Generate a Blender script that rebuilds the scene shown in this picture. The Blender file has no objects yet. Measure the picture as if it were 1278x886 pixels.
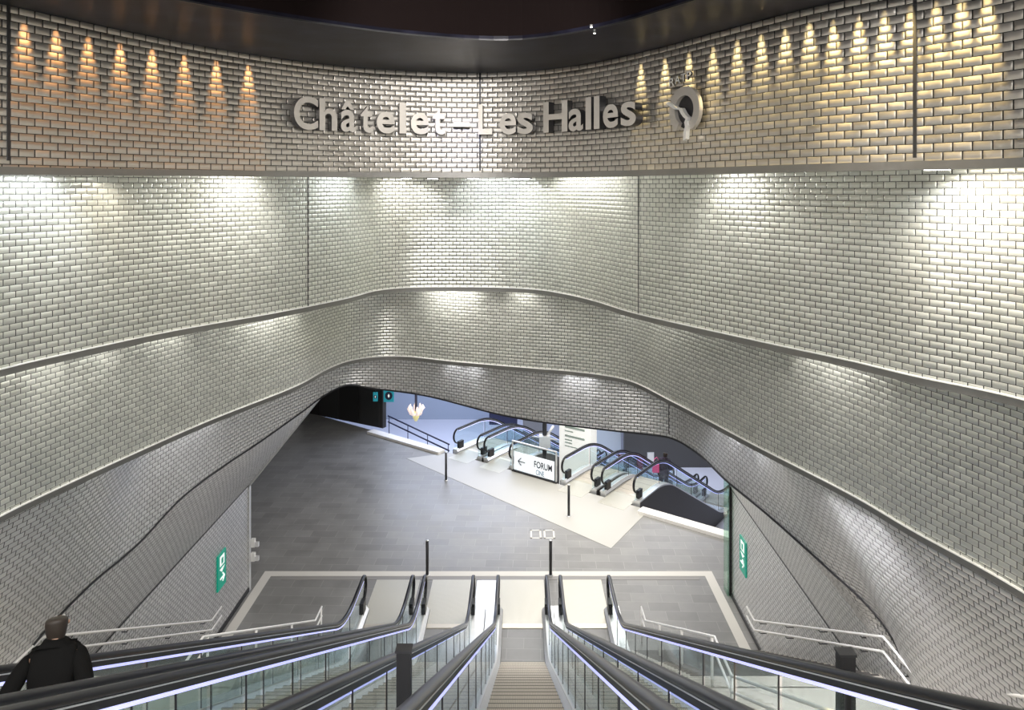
import bpy, math, random
from mathutils import Vector, Matrix
random.seed(7)
SC = bpy.context.scene
COL = SC.collection
PI = math.pi
F_PX, CXP, HOR = 890.0, 648.0, 235.0      # camera constants of the shift lens

# ------------------------------------------------------------------ materials
MATS = {}
def pmat(name, col, rough=.5, metal=0., emit=None, es=0., spec=.5, coat=0.):
    m = bpy.data.materials.new(name); m.use_nodes = True
    b = m.node_tree.nodes['Principled BSDF']
    b.inputs['Base Color'].default_value = (*col, 1)
    b.inputs['Roughness'].default_value = rough
    b.inputs['Metallic'].default_value = metal
    b.inputs['Specular IOR Level'].default_value = spec
    b.inputs['Coat Weight'].default_value = coat
    if emit:
        b.inputs['Emission Color'].default_value = (*emit, 1)
        b.inputs['Emission Strength'].default_value = es
    MATS[name] = m
    return m

class NT:
    def __init__(s, m):
        s.t = m.node_tree; s.b = s.t.nodes['Principled BSDF']
    def n(s, typ, **kw):
        x = s.t.nodes.new(typ)
        for k, v in kw.items(): setattr(x, k, v)
        return x
    def l(s, a, b): s.t.links.new(a, b)
    def m(s, op, a, b=None, c=None):
        x = s.n('ShaderNodeMath', operation=op)
        for i, v in enumerate((a, b, c)):
            if v is None: continue
            if isinstance(v, (int, float)): x.inputs[i].default_value = v
            else: s.l(v, x.inputs[i])
        return x.outputs[0]
    def mix(s, f, a, b):
        x = s.n('ShaderNodeMix', data_type='RGBA')
        for sock, v in ((x.inputs[0], f), (x.inputs[6], a), (x.inputs[7], b)):
            if isinstance(v, (int, float)): sock.default_value = v
            elif isinstance(v, tuple): sock.default_value = (*v, 1)
            else: s.l(v, sock)
        return x.outputs[2]
    def noise(s, scale, detail=3, vec=None, dim='3D'):
        x = s.n('ShaderNodeTexNoise'); x.inputs['Scale'].default_value = scale
        x.inputs['Detail'].default_value = detail
        if vec is not None: s.l(vec, x.inputs['Vector'])
        return x.outputs[0]

def brick_metal(name, col, rough, bump=.004, metal=1.0, gap=.0042, bw=.15, bh=.075):
    m = pmat(name, col, rough, metal)
    k = NT(m)
    uv = k.n('ShaderNodeUVMap'); uv.uv_map = 'UVMap'
    sp = k.n('ShaderNodeSeparateXYZ'); k.l(uv.outputs[0], sp.inputs[0])
    v = k.m('DIVIDE', sp.outputs[1], bh)
    row = k.m('FLOOR', v)
    off = k.m('MULTIPLY', k.m('FLOORED_MODULO', row, 2.), .5)
    u = k.m('ADD', k.m('DIVIDE', sp.outputs[0], bw), off)
    colu = k.m('FLOOR', u)
    fu = k.m('FRACT', u); fv = k.m('FRACT', v)
    au = k.m('ABSOLUTE', k.m('SUBTRACT', k.m('MULTIPLY', fu, 2.), 1.))
    av = k.m('ABSOLUTE', k.m('SUBTRACT', k.m('MULTIPLY', fv, 2.), 1.))
    # joints
    gu = k.m('GREATER_THAN', au, 1 - gap * 3.4 / bw)
    gv = k.m('GREATER_THAN', av, 1 - gap * 2 / bh)
    g = k.m('MAXIMUM', gu, gv)
    cv = k.n('ShaderNodeCombineXYZ'); k.l(colu, cv.inputs[0]); k.l(row, cv.inputs[1])
    wn = k.n('ShaderNodeTexWhiteNoise'); wn.noise_dimensions = '2D'; k.l(cv.outputs[0], wn.inputs['Vector'])
    sc = k.n('ShaderNodeSeparateColor'); k.l(wn.outputs['Color'], sc.inputs[0])
    # embossed pillow
    du = k.m('SUBTRACT', 1., k.m('POWER', au, 7.))
    dv = k.m('SUBTRACT', 1., k.m('POWER', av, 2.))
    dome = k.m('MULTIPLY', du, dv)
    # each tile sits very slightly askew
    tilt = k.m('MULTIPLY', k.m('SUBTRACT', sc.outputs[0], .5), k.m('MULTIPLY', fu, .45))
    tilt2 = k.m('MULTIPLY', k.m('SUBTRACT', sc.outputs[1], .5), k.m('MULTIPLY', fv, .15))
    h = k.m('ADD', dome, k.m('ADD', tilt, tilt2))
    h = k.m('MULTIPLY', h, k.m('SUBTRACT', 1., g))
    bp = k.n('ShaderNodeBump'); bp.inputs['Strength'].default_value = 1.
    bp.inputs['Distance'].default_value = bump
    k.l(h, bp.inputs['Height']); k.l(bp.outputs[0], k.b.inputs['Normal'])
    jit = k.m('ADD', .93, k.m('MULTIPLY', sc.outputs[2], .14))
    c0 = k.n('ShaderNodeVectorMath', operation='SCALE'); c0.inputs[0].default_value = col
    k.l(jit, c0.inputs['Scale'])
    c = k.mix(g, c0.outputs[0], (.014, .014, .014))
    k.l(c, k.b.inputs['Base Color'])
    k.l(k.m('ADD', rough - .04, k.m('MULTIPLY', sc.outputs[2], .10)), k.b.inputs['Roughness'])
    k.l(k.m('SUBTRACT', metal, k.m('MULTIPLY', g, metal)), k.b.inputs['Metallic'])
    return m

def tile_floor(name, c1, c2, grout, rough, size=(.9, .45), rot=0.):
    m = pmat(name, c1, rough, 0, spec=.5)
    k = NT(m)
    tc = k.n('ShaderNodeTexCoord')
    mp = k.n('ShaderNodeMapping'); mp.inputs['Rotation'].default_value = (0, 0, rot)
    k.l(tc.outputs['Object'], mp.inputs[0])
    br = k.n('ShaderNodeTexBrick')
    br.inputs['Scale'].default_value = 1.
    br.inputs['Brick Width'].default_value = size[0]; br.inputs['Row Height'].default_value = size[1]
    br.inputs['Mortar Size'].default_value = .008; br.inputs['Mortar Smooth'].default_value = .1
    br.inputs['Color1'].default_value = (*c1, 1); br.inputs['Color2'].default_value = (*c2, 1)
    br.inputs['Mortar'].default_value = (*grout, 1)
    k.l(mp.outputs[0], br.inputs[0])
    n = k.noise(1.7, 5, tc.outputs['Object'])
    n2 = k.m('ADD', .72, k.m('MULTIPLY', n, .56))
    s = k.n('ShaderNodeVectorMath', operation='SCALE'); k.l(br.outputs[0], s.inputs[0]); k.l(n2, s.inputs['Scale'])
    k.l(s.outputs[0], k.b.inputs['Base Color'])
    k.l(k.m('ADD', rough - .1, k.m('MULTIPLY', n, .2)), k.b.inputs['Roughness'])
    return m

def ribbed(name, c1, rough, metal, scale, axis=0, dist=.004):
    m = pmat(name, c1, rough, metal)
    k = NT(m)
    tc = k.n('ShaderNodeTexCoord')
    sp = k.n('ShaderNodeSeparateXYZ'); k.l(tc.outputs['Object'], sp.inputs[0])
    w = k.m('FRACT', k.m('MULTIPLY', sp.outputs[axis], scale))
    g = k.m('GREATER_THAN', w, .55)
    bp = k.n('ShaderNodeBump'); bp.inputs['Distance'].default_value = dist
    k.l(g, bp.inputs['Height']); k.l(bp.outputs[0], k.b.inputs['Normal'])
    k.l(k.mix(g, tuple(x * .72 for x in c1), c1), k.b.inputs['Base Color'])
    return m

def brushed(name, col, rough, metal=1.0):
    m = pmat(name, col, rough, metal)
    k = NT(m)
    tc = k.n('ShaderNodeTexCoord')
    n = k.noise(9., 4, tc.outputs['Object'])
    k.l(k.m('ADD', rough - .07, k.m('MULTIPLY', n, .14)), k.b.inputs['Roughness'])
    s = k.n('ShaderNodeVectorMath', operation='SCALE'); s.inputs[0].default_value = col
    k.l(k.m('ADD', .9, k.m('MULTIPLY', n, .2)), s.inputs['Scale'])
    k.l(s.outputs[0], k.b.inputs['Base Color'])
    return m

def glass(name, tint, refl=.10):
    m = bpy.data.materials.new(name); m.use_nodes = True
    t = m.node_tree; t.nodes.clear()
    o = t.nodes.new('ShaderNodeOutputMaterial')
    tr = t.nodes.new('ShaderNodeBsdfTransparent'); tr.inputs[0].default_value = (*tint, 1)
    gl = t.nodes.new('ShaderNodeBsdfGlossy'); gl.inputs['Roughness'].default_value = .04
    fr0 = t.nodes.new('ShaderNodeLayerWeight'); fr0.inputs[0].default_value = .5; fr1 = t.nodes.new('ShaderNodeMath'); fr1.operation = 'POWER'; fr1.inputs[1].default_value = 4.; t.links.new(fr0.outputs[1], fr1.inputs[0]); fr = t.nodes.new('ShaderNodeMath'); fr.operation = 'MULTIPLY'; fr.inputs[1].default_value = .45; t.links.new(fr1.outputs[0], fr.inputs[0])
    ad = t.nodes.new('ShaderNodeMath'); ad.operation = 'ADD'; ad.use_clamp = True; ad.inputs[1].default_value = refl * .3
    mx = t.nodes.new('ShaderNodeMixShader')
    t.links.new(fr.outputs[0], ad.inputs[0]); t.links.new(ad.outputs[0], mx.inputs[0])
    t.links.new(tr.outputs[0], mx.inputs[1]); t.links.new(gl.outputs[0], mx.inputs[2])
    t.links.new(mx.outputs[0], o.inputs[0])
    MATS[name] = m
    return m

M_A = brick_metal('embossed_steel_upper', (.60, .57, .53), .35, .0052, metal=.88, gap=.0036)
M_B = brick_metal('embossed_steel', (.80, .805, .75), .34, .0060, metal=.84, gap=.0030)
M_D = brick_metal('embossed_steel_lower', (.76, .755, .75), .36, .0064, metal=.84, gap=.0036)
M_TRIM = brushed('brushed_trim', (.26, .255, .245), .45, .8)
M_LIP = brushed('bright_lip', (.92, .92, .90), .40, .35)
M_STEEL = brushed('escalator_steel', (.78, .79, .80), .36, .6)
M_STEELL = brushed('pale_steel', (.88, .88, .89), .32, .5)
M_RAILS = pmat('polished_rail', (.95, .93, .90), .3, .05)
M_RUBBER = pmat('black_rubber', (.008, .008, .010), .30, 0, spec=.35)
M_BLACK = pmat('black_paint', (.012, .012, .014), .45)
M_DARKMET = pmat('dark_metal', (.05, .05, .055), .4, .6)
M_GLASS = glass('clear_glass', (.90, .95, .95))
M_GGLASS = glass('green_glass', (.72, .88, .80), .3)
M_LED = pmat('lilac_led', (.8, .8, 1), .5, 0, (.40, .43, .98), .85)
M_WHITE = pmat('white_paint', (.80, .80, .78), .6)
M_SOFFIT = pmat('white_soffit', (.82, .81, .78), .6)
M_LAMP = pmat('lamp_lens', (1, 1, 1), .5, 0, (1., .98, .92), 14.)
M_CEIL = pmat('dark_glossy_soffit', (.008, .008, .018), .34, 0, spec=.08)
_k = NT(M_CEIL); _tc = _k.n('ShaderNodeTexCoord')
_k.l(_k.mix(_k.m('POWER', _k.noise(2.2, 6, _tc.outputs['Object']), 2.6), (.003, .003, .006), (.06, .06, .11)), _k.b.inputs['Base Color'])
M_CEIL2 = pmat('dark_ceiling', (.012, .008, .008), .9, spec=.05)
M_FLOOR = tile_floor('grey_stone_tiles', (.235, .232, .225), (.19, .187, .182), (.28, .275, .26), .42, (.8, .4), .03)
M_STAIR = pmat('pale_stone_steps', (.50, .47, .42), .55)
M_NOSE = pmat('dark_step_nosing', (.08, .075, .07), .6)
M_STRIP = pmat('pale_stone_strip', (.62, .60, .56), .5)
M_KERB = pmat('white_stone_kerb', (.85, .83, .80), .5)
M_PLATE = ribbed('cream_floor_plate', (.66, .64, .56), .42, .35, 45., 0, .002)
M_STEP = ribbed('grooved_step', (.60, .54, .45), .5, .25, 40., 0, .002)
M_COMB = pmat('comb_aluminium', (.75, .68, .55), .35, .8)
M_CLAD = pmat('dark_cladding', (.075, .07, .068), .5, .2)
M_GREEN = pmat('exit_green', (.0, .30, .20), .4, 0, (.0, .35, .24), .25)
M_PICT = pmat('pictogram_white', (.9, .95, .93), .4, 0, (.9, 1, .97), .5)
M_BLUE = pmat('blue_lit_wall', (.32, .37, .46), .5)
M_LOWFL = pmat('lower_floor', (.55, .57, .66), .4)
M_HALLW = pmat('hall_grey_wall', (.20, .20, .205), .6)
M_DARKW = pmat('hall_dark_wall', (.035, .034, .033), .45)
M_SIGNW = pmat('sign_white', (.85, .89, .92), .4, 0, (.85, .92, 1), .35)
M_INK = pmat('sign_ink', (.01, .01, .025), .5)
M_TEAL = pmat('teal_sign_face', (.02, .25, .32), .4, 0, (.02, .4, .5), .25)
M_NAVY = pmat('navy_paint', (.02, .022, .06), .4)
M_LETTER = brushed('letter_steel', (.60, .57, .53), .45, .5)
M_SKIN = pmat('skin', (.42, .25, .17), .5)
M_COAT = pmat('black_cloth', (.005, .005, .005), .9, spec=.1)
M_JEAN = pmat('dark_trousers', (.018, .018, .024), .8)
M_HAIR = pmat('dark_hair', (.02, .014, .010), .6)
M_PINK = pmat('pink_bag', (.75, .10, .30), .5)
M_PETAL = pmat('petal_pale', (.85, .72, .66), .4, 0, (1, .8, .7), .5)
M_PETAL2 = pmat('petal_yellow', (.75, .68, .3), .4, 0, (1, .9, .4), .3)

# ------------------------------------------------------------------ helpers
def tag(o, label=None, cat=None, group=None, kind=None):
    if label: o['label'] = label
    if cat: o['category'] = cat
    if group: o['group'] = group
    if kind: o['kind'] = kind
    return o
def empty(name, loc=(0, 0, 0), rz=0.):
    o = bpy.data.objects.new(name, None); COL.objects.link(o)
    o.location = loc; o.rotation_euler = (0, 0, rz); o.empty_display_size = .1
    return o
class MB:
    """collects faces, builds ONE mesh object"""
    def __init__(s): s.v = []; s.f = []; s.mi = []; s.uv = {}; s.sm = []
    def add(s, verts, faces, mi=0, smooth=False):
        b = len(s.v); s.v += [tuple(x) for x in verts]
        for f in faces: s.f.append([i + b for i in f]); s.mi.append(mi); s.sm.append(smooth)
        return s
    def box(s, x0, x1, y0, y1, z0, z1, mi=0):
        v = [(x, y, z) for x in (x0, x1) for y in (y0, y1) for z in (z0, z1)]
        return s.add(v, [(0, 1, 3, 2), (4, 6, 7, 5), (0, 4, 5, 1), (2, 3, 7, 6), (0, 2, 6, 4), (1, 5, 7, 3)], mi)
    def obox(s, p, ax, ay, az, mi=0):   # oriented box: centre and three half vectors
        p, ax, ay, az = map(Vector, (p, ax, ay, az))
        v = [p + a * ax + b * ay + c * az for a in (-1, 1) for b in (-1, 1) for c in (-1, 1)]
        return s.add(v, [(0, 1, 3, 2), (4, 6, 7, 5), (0, 4, 5, 1), (2, 3, 7, 6), (0, 2, 6, 4), (1, 5, 7, 3)], mi)
    def tube(s, pts, r, n=8, mi=0):
        pts = [Vector(p) for p in pts]; rings = []
        for i, p in enumerate(pts):
            t = (pts[min(i + 1, len(pts) - 1)] - pts[max(i - 1, 0)]).normalized()
            a = Vector((0, 0, 1)) if abs(t.z) < .9 else Vector((1, 0, 0))
            u = t.cross(a).normalized(); w = t.cross(u)
            rr = r[i] if isinstance(r, (list, tuple)) else r
            rings.append([p + rr * (math.cos(2 * PI * k / n) * u + math.sin(2 * PI * k / n) * w) for k in range(n)])
        v = [q for ring in rings for q in ring]; f = []
        for i in range(len(rings) - 1):
            for k in range(n): f.append((i * n + k, i * n + (k + 1) % n, (i + 1) * n + (k + 1) % n, (i + 1) * n + k))
        f.append(tuple(range(n))[::-1]); f.append(tuple((len(rings) - 1) * n + k for k in range(n)))
        return s.add(v, f, mi, True)
    def prism(s, poly, o, ax, ay, h, mi=0):  # 2D polygon in plane (ax, ay) at o, extruded by vector h
        o, ax, ay, h = map(Vector, (o, ax, ay, h)); n = len(poly)
        a = [o + ax * x + ay * y for x, y in poly]; b = [q + h for q in a]
        f = [tuple(range(n)), tuple(range(2 * n - 1, n - 1, -1))] + [(i, (i + 1) % n, n + (i + 1) % n, n + i) for i in range(n)]
        return s.add(a + b, f, mi)
    def sweep(s, frames, closed=True, caps=True, mi=0, smooth=False):  # frames: list of lists of points
        n = len(frames[0]); v = [q for fr in frames for q in fr]; f = []
        for i in range(len(frames) - 1):
            for k in range(n if closed else n - 1):
                f.append((i * n + k, i * n + (k + 1) % n, (i + 1) * n + (k + 1) % n, (i + 1) * n + k))
        if caps and closed: f.append(tuple(range(n))[::-1]); f.append(tuple((len(frames) - 1) * n + k for k in range(n)))
        return s.add(v, f, mi, smooth)
    def build(s, name, mats, parent=None, loc=None, fix=True):
        me = bpy.data.meshes.new(name); me.from_pydata(s.v, [], s.f)
        for m in (mats if isinstance(mats, (list, tuple)) else [mats]): me.materials.append(m)
        me.polygons.foreach_set('material_index', s.mi)
        me.polygons.foreach_set('use_smooth', s.sm)
        if fix:
            import bmesh
            bm = bmesh.new(); bm.from_mesh(me); bmesh.ops.recalc_face_normals(bm, faces=bm.faces); bm.to_mesh(me); bm.free()
        me.update()
        o = bpy.data.objects.new(name, me); COL.objects.link(o)
        if parent: o.parent = parent
        if loc: o.location = loc
        return o
def children(o): return [x for x in COL.objects if x.parent == o]
def dup(o, parent=None):
    c = o.copy(); COL.objects.link(c); c.parent = parent
    for ch in children(o): dup(ch, c)
    return c

def catmull(P, step=.12):
    P = [Vector(p) for p in P]; out = []
    Q = [2 * P[0] - P[1]] + P + [2 * P[-1] - P[-2]]
    for i in range(1, len(Q) - 2):
        a, b, c, d = Q[i - 1:i + 3]
        n = max(2, int((c - b).length / .04))
        # centripetal-ish: plain Catmull-Rom on dense points
        k0 = 0.; k1 = k0 + max(1e-4, (b - a).length) ** .5; k2 = k1 + max(1e-4, (c - b).length) ** .5; k3 = k2 + max(1e-4, (d - c).length) ** .5
        for k in range(n):
            t = k1 + (k2 - k1) * k / n
            A1 = a * ((k1 - t) / (k1 - k0)) + b * ((t - k0) / (k1 - k0)); A2 = b * ((k2 - t) / (k2 - k1)) + c * ((t - k1) / (k2 - k1)); A3 = c * ((k3 - t) / (k3 - k2)) + d * ((t - k2) / (k3 - k2))
            B1 = A1 * ((k2 - t) / (k2 - k0)) + A2 * ((t - k0) / (k2 - k0)); B2 = A2 * ((k3 - t) / (k3 - k1)) + A3 * ((t - k1) / (k3 - k1))
            out.append(B1 * ((k2 - t) / (k2 - k1)) + B2 * ((t - k1) / (k2 - k1)))
    out.append(P[-1])
    # even resample
    L = [0.]
    for i in range(1, len(out)): L.append(L[-1] + (out[i].xy - out[i - 1].xy).length)
    n = max(2, int(L[-1] / step)); res = []; j = 0
    for k in range(n + 1):
        s = L[-1] * k / n
        while j < len(L) - 2 and L[j + 1] < s: j += 1
        d = L[j + 1] - L[j]; t = 0 if d < 1e-9 else (s - L[j]) / d
        res.append(out[j].lerp(out[j + 1], min(1, max(0, t))))
    return res
def tang(P, i):
    t = (P[min(i + 1, len(P) - 1)].xy - P[max(i - 1, 0)].xy).normalized()
    return t
def normal_in(P, i):
    t = tang(P, i); return Vector((t.y, -t.x))
def px(x, y, Z):   # point at height Z seen at pixel (x, y)
    Y = -Z * F_PX / (y - HOR); return ((x - CXP) / F_PX * Y, Y)

# ------------------------------------------------------------------ the steel ribbons
def ribbon(name, P, ztop, mat, label, thick=.08, rows=6, top=None, front_u0=0.):
    """P: list of Vector(x,y,zbottom). front is one big brick-patterned face strip"""
    mb = MB(); n = len(P); arc = [0.]
    for i in range(1, n): arc.append(arc[-1] + (P[i].xy - P[i - 1].xy).length)
    verts = []; faces = []; uvs = []
    T = top or [Vector((p.x, p.y, ztop)) for p in P]
    for i, p in enumerate(P):
        for r in range(rows + 1):
            q = T[i].lerp(p, r / rows); verts.append(q); uvs.append((arc[i] + front_u0, q.z))
    for i in range(n - 1):
        for r in range(rows):
            a = i * (rows + 1) + r; faces.append((a, a + 1, a + rows + 2, a + rows + 1))
    nf = len(faces)
    base = len(verts)
    for i, p in enumerate(P):
        nn = normal_in(P, i); b = Vector((-nn.x, -nn.y, 0)) * thick
        verts += [T[i] + b, p + b, T[i].copy(), p.copy()]; uvs += [(0, 0)] * 4
    for i in range(n - 1):
        a = base + 4 * i
        faces.append((a, a + 4, a + 5, a + 1))                                         # back
        faces.append((a + 3, a + 1, a + 5, a + 7))                                      # bottom
        faces.append((a + 2, a + 6, a + 4, a))                                          # top
    me = bpy.data.meshes.new(name); me.from_pydata(verts, [], faces)
    me.materials.append(mat); me.materials.append(M_TRIM)
    me.polygons.foreach_set('material_index', [0 if i < nf else 1 for i in range(len(faces))])
    me.polygons.foreach_set('use_smooth', [i < nf for i in range(len(faces))])
    ul = me.uv_layers.new(name='UVMap')
    for l in me.loops: ul.data[l.index].uv = uvs[l.vertex_index]
    me.update()
    o = bpy.data.objects.new(name, me); COL.objects.link(o)
    tag(o, label, 'wall', kind='structure')
    return o, arc
TRIMN = [0]
def rim(P, label, h=.07, out=.012, lip=True, below=.0, m=None):
    """thin steel edge that follows a ribbon's lower edge"""
    TRIMN[0] += 1
    mb = MB(); fr = []; fl = []
    for i, p in enumerate(P):
        nn = normal_in(P, i); n3 = Vector((nn.x, nn.y, 0))
        a = p + n3 * out; b = p - n3 * .10
        z = Vector((0, 0, 1))
        fr.append([a - z * (h * .9), a + z * (h * .1), b + z * (h * .1), b - z * (h * .9)])
        c = p + n3 * (out + .018)
        fl.append([c + z * h * .1, c + z * (h * .1 + .012), b + z * (h * .1 + .012), b + z * h * .1])
    mb.sweep(fr, mi=0)
    if lip: mb.sweep(fl, mi=1)
    o = mb.build('trim_%d' % TRIMN[0], [m or M_TRIM, M_LIP])
    tag(o, label, 'trim', kind='structure')
    return o
def seam(P, xpix, zt, zb, label, w=.02, strip=None):
    """thin dark vertical panel joint where the ribbon crosses an image column"""
    best = min(range(len(P)), key=lambda i: abs(CXP + F_PX * P[i].x / P[i].y - xpix) if P[i].y > 1 else 1e9)
    p = P[best]; nn = normal_in(P, best); t = tang(P, best)
    TRIMN[0] += 1
    mb = MB(); mb.obox((p.x + nn.x * .002, p.y + nn.y * .002, (zt + zb) / 2), (t.x * w / 2, t.y * w / 2, 0), (nn.x * .006, nn.y * .006, 0), (0, 0, (zt - zb) / 2))
    return tag(mb.build('trim_%d' % TRIMN[0], M_DARKMET), label, 'trim', kind='structure')

ZL = .225
# upper ribbon (with the station name)
A = catmull([(-6.3, -2, ZL), (-6.1, 2, ZL), (-5.55, 4.8, ZL - .03), (-4.83, 6.63, ZL - .03), (-3.85, 8.6, ZL - .01), (-2.75, 9.85, ZL), (-1.75, 10.4, ZL), (-.63, 10.6, ZL), (.25, 10.4, ZL),
             (1.02, 9.75, ZL), (1.70, 8.75, ZL), (2.2, 7.8, ZL), (2.8, 6.75, ZL), (3.45, 5.95, ZL), (3.83, 5.3, ZL), (4.4, 3.4, ZL), (4.7, 1, ZL), (4.8, -2, ZL)])
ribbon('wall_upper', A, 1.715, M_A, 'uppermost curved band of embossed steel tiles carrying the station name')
rim(A, 'dark steel edge under the uppermost band', h=.075, out=.02, lip=False)
for xp in (13, 595, 1145): seam(A, xp, 1.715, .26, 'dark vertical panel joint in the uppermost band', .03)

# second ribbon
zb = -2.08
def B_(x, y): p = px(x, y, zb); return (p[0], p[1], zb)
Bp = [(-7.0, -2, zb), (-6.9, 2, zb), (-6.45, 5.6, zb)] + [B_(*q) for q in ((0, 462), (85, 442), (210, 415), (350, 390), (435, 372.5))] + \
     [(-2.9, 14.4, zb), (-2.45, 14.8, zb), (-1.6, 14.95, zb), (-.13, 14.8, zb), (.45, 14.5, zb)] + \
     [B_(*q) for q in ((710, 368.5), (745, 377), (790, 391), (940, 425), (1065, 452), (1140, 470), (1278, 500))] + [(5.35, 5, zb), (5.5, 2, zb), (5.5, -2, zb)]
B = catmull(Bp)
ribbon('wall_second_band', B, .24, M_B, 'second curved band of embossed steel tiles lit by downlights')
rim(B, 'steel edge with bright lip under the second band', h=.085)
for xp in (386, 795): seam(B, xp, .22, zb + .02, 'thin vertical panel joint in the second band', .010)

# third ribbon
zc = -4.18
def C_(x, y): p = px(x, y, zc); return (p[0], p[1], zc)
Cp = [(-7.2, -2, zc), (-7.15, 2, zc), (-6.95, 6.2, zc)] + [C_(*q) for q in ((0, 645), (30, 630), (250, 530), (370, 482))] + [(-4.42, 16.5, zc), (-4.1, 17.25, zc)] + \
     [(-3.6, 17.62, zc), (-2.9, 17.7, zc), (-1.5, 17.15, zc), (.19, 16.57, zc), (1.3, 16.2, zc)] + \
     [C_(*q) for q in ((780, 474), (840, 502), (940, 555), (1070, 622), (1138, 662), (1278, 740))] + [(5.5, 5, zc), (5.6, 2, zc), (5.6, -2, zc)]
Cc = catmull(Cp)
ribbon('wall_third_band', Cc, -2.0, M_B, 'third curved band of embossed steel tiles')
rim(Cc, 'steel edge with bright lip under the third band', h=.085)

# fourth ribbon, its lower edge drops towards the stairs
Dp = [(-7.28, 0, -2.1), (-7.28, 4, -4.4), (-7.28, 8, -6.7), (-7.25, 9.6, -7.0), (-7.08, 10.6, -6.6), (-6.9, 11.45, -6.36), (-6.75, 12.6, -6.28), (-6.55, 13.8, -5.99), (-6.3, 15.24, -5.91), (-6.0, 16.4, -5.84), (-5.42, 18.0, -5.58), (-5.1, 18.6, -5.40),
      (-4.6, 18.95, -5.22), (-3.9, 19.05, -5.33), (-2.5, 18.75, -5.43), (-.15, 17.55, -5.62), (2.2, 16.7, -5.66), (3.0, 16.5, -5.68), (3.47, 16.25, -5.68), (3.84, 15.4, -5.7), (4.06, 13.9, -5.7), (4.40, 12.55, -5.75), (4.90, 11.40, -6.03),
      (5.36, 10.86, -6.40), (5.58, 10.55, -6.75), (5.60, 10.2, -7.05), (5.60, 9.6, -7.3), (5.60, 8.0, -6.7), (5.60, 5, -5.0), (5.61, 2, -3.2), (5.61, 0, -2.1)]
D = catmull(Dp)
def c_at(y, side):
    q = [p for p in Cc if (p.x > 0) == (side > 0) and (p.y < 15.5)]
    return min(q, key=lambda p: abs(p.y - y)).x
DT = []
for p in D:
    x = p.x
    if p.x > 3.8 and p.y < 13.5 or p.x < -6.5 and p.y < 13:
        sd = 1 if p.x > 0 else -1
        f = min(1., max(0., ((13.5 if sd > 0 else 13) - p.y) / 2.6)); f = f * f * (3 - 2 * f)
        x = p.x * (1 - f) + (c_at(p.y, sd) + sd * .10) * f
        if abs(x) > abs(p.x): x = p.x
    DT.append(Vector((x, p.y, -4.1 if p.z < -4.4 else p.z + .3)))
ribbon('wall_fourth_band', D, -4.1, M_D, 'lowest hanging band of embossed steel tiles above the passage', rows=5, top=DT, thick=.05)
seam(D, 835, -4.2, -5.6, 'narrow vertical joint at the right corner of the lowest band', .015)
Drim = [p for p in D if p.y > 10.4]
rim(Drim, 'thin dark edge along the lowest band above the passage', h=.038, lip=False, m=M_DARKMET)

# side walls of the lower flight: vertical up to -8, leaning inwards above to meet the fourth band
def sidewall(name, xw, pts, label):
    n = len(pts); verts = []; uvs = []; faces = []
    for (x, y, z, zf) in pts:
        col = [(xw, y, zf), (xw, y, min(-8.0, z) if zf < -8 else zf + .01), ]
        mid = (xw, y, max(-8.0, zf + .02))
        wq = .80 if xw > 0 else .50
        col = [(xw, y, zf), mid, (mid[0] * wq + x * (1 - wq), y, (mid[2] + z) / 2), (x, y, z)]
        verts += col
        s = 0.; pv = None
        for q in col:
            if pv: s += math.hypot(q[0] - pv[0], q[2] - pv[2])
            pv = q; uvs.append((y, zf + s))
    for i in range(n - 1):
        for r in range(3):
            a = i * 4 + r; faces.append((a, a + 1, a + 5, a + 4))
    nf = len(faces); b0 = len(verts); sgn = 1 if xw > 0 else -1
    for q in list(verts): verts.append((q[0] + sgn * .15, q[1], q[2] + .12)); uvs.append((0, 0))
    for i in range(n - 1):
        for r in range(3):
            a = b0 + i * 4 + r; faces.append((a, a + 4, a + 5, a + 1))
    e = (n - 1) * 4
    for r in range(3): faces.append((e + r, e + r + 1, b0 + e + r + 1, b0 + e + r))
    me = bpy.data.meshes.new(name); me.from_pydata(verts, [], faces)
    me.materials.append(M_D); me.materials.append(M_TRIM)
    me.polygons.foreach_set('material_index', [0 if i < nf else 1 for i in range(len(faces))])
    ul = me.uv_layers.new(name='UVMap')
    for l in me.loops: ul.data[l.index].uv = uvs[l.vertex_index]
    o = bpy.data.objects.new(name, me); COL.objects.link(o)
    tag(o, label, 'wall', kind='structure'); return o
FL = -10.85
def stairz(y):
    if y >= 16.5: return FL
    if y >= 10.8: return FL + (16.5 - y) * (3.3 / 5.7)
    if y >= 9.75: return -7.55
    return min(-1.5, -7.55 + (9.75 - y) * .577)
def prof(side, seamz=-8.0):
    out = []
    for p in D:
        if (p.x < 0) != (side < 0): continue
        if side < 0 and p.x > -4.9: continue
        if side > 0 and p.x < 3.75: continue
        out.append((max(-7.36, min(5.70, p.x + side * .11)), p.y, p.z + .06, min(stairz(p.y) - .4, p.z - .05)))
    return out
pl = prof(-1); pl = [q for q in pl if q[1] <= 18.9] + [(-5.2, 19.27, -5.45, FL)]
sidewall('wall_left', -7.3, [(q[0], q[1], q[2], q[3]) for q in pl], 'lower left wall of embossed steel tiles beside the stairs')
pr = prof(1); pr = [(4.25, 19.02, -5.95, FL), (4.2, 17.4, -5.85, FL)] + pr; pr = sorted(pr, key=lambda q: q[1])
sidewall('wall_right', 5.65, pr, 'lower right wall of embossed steel tiles beside the stairs')
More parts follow.
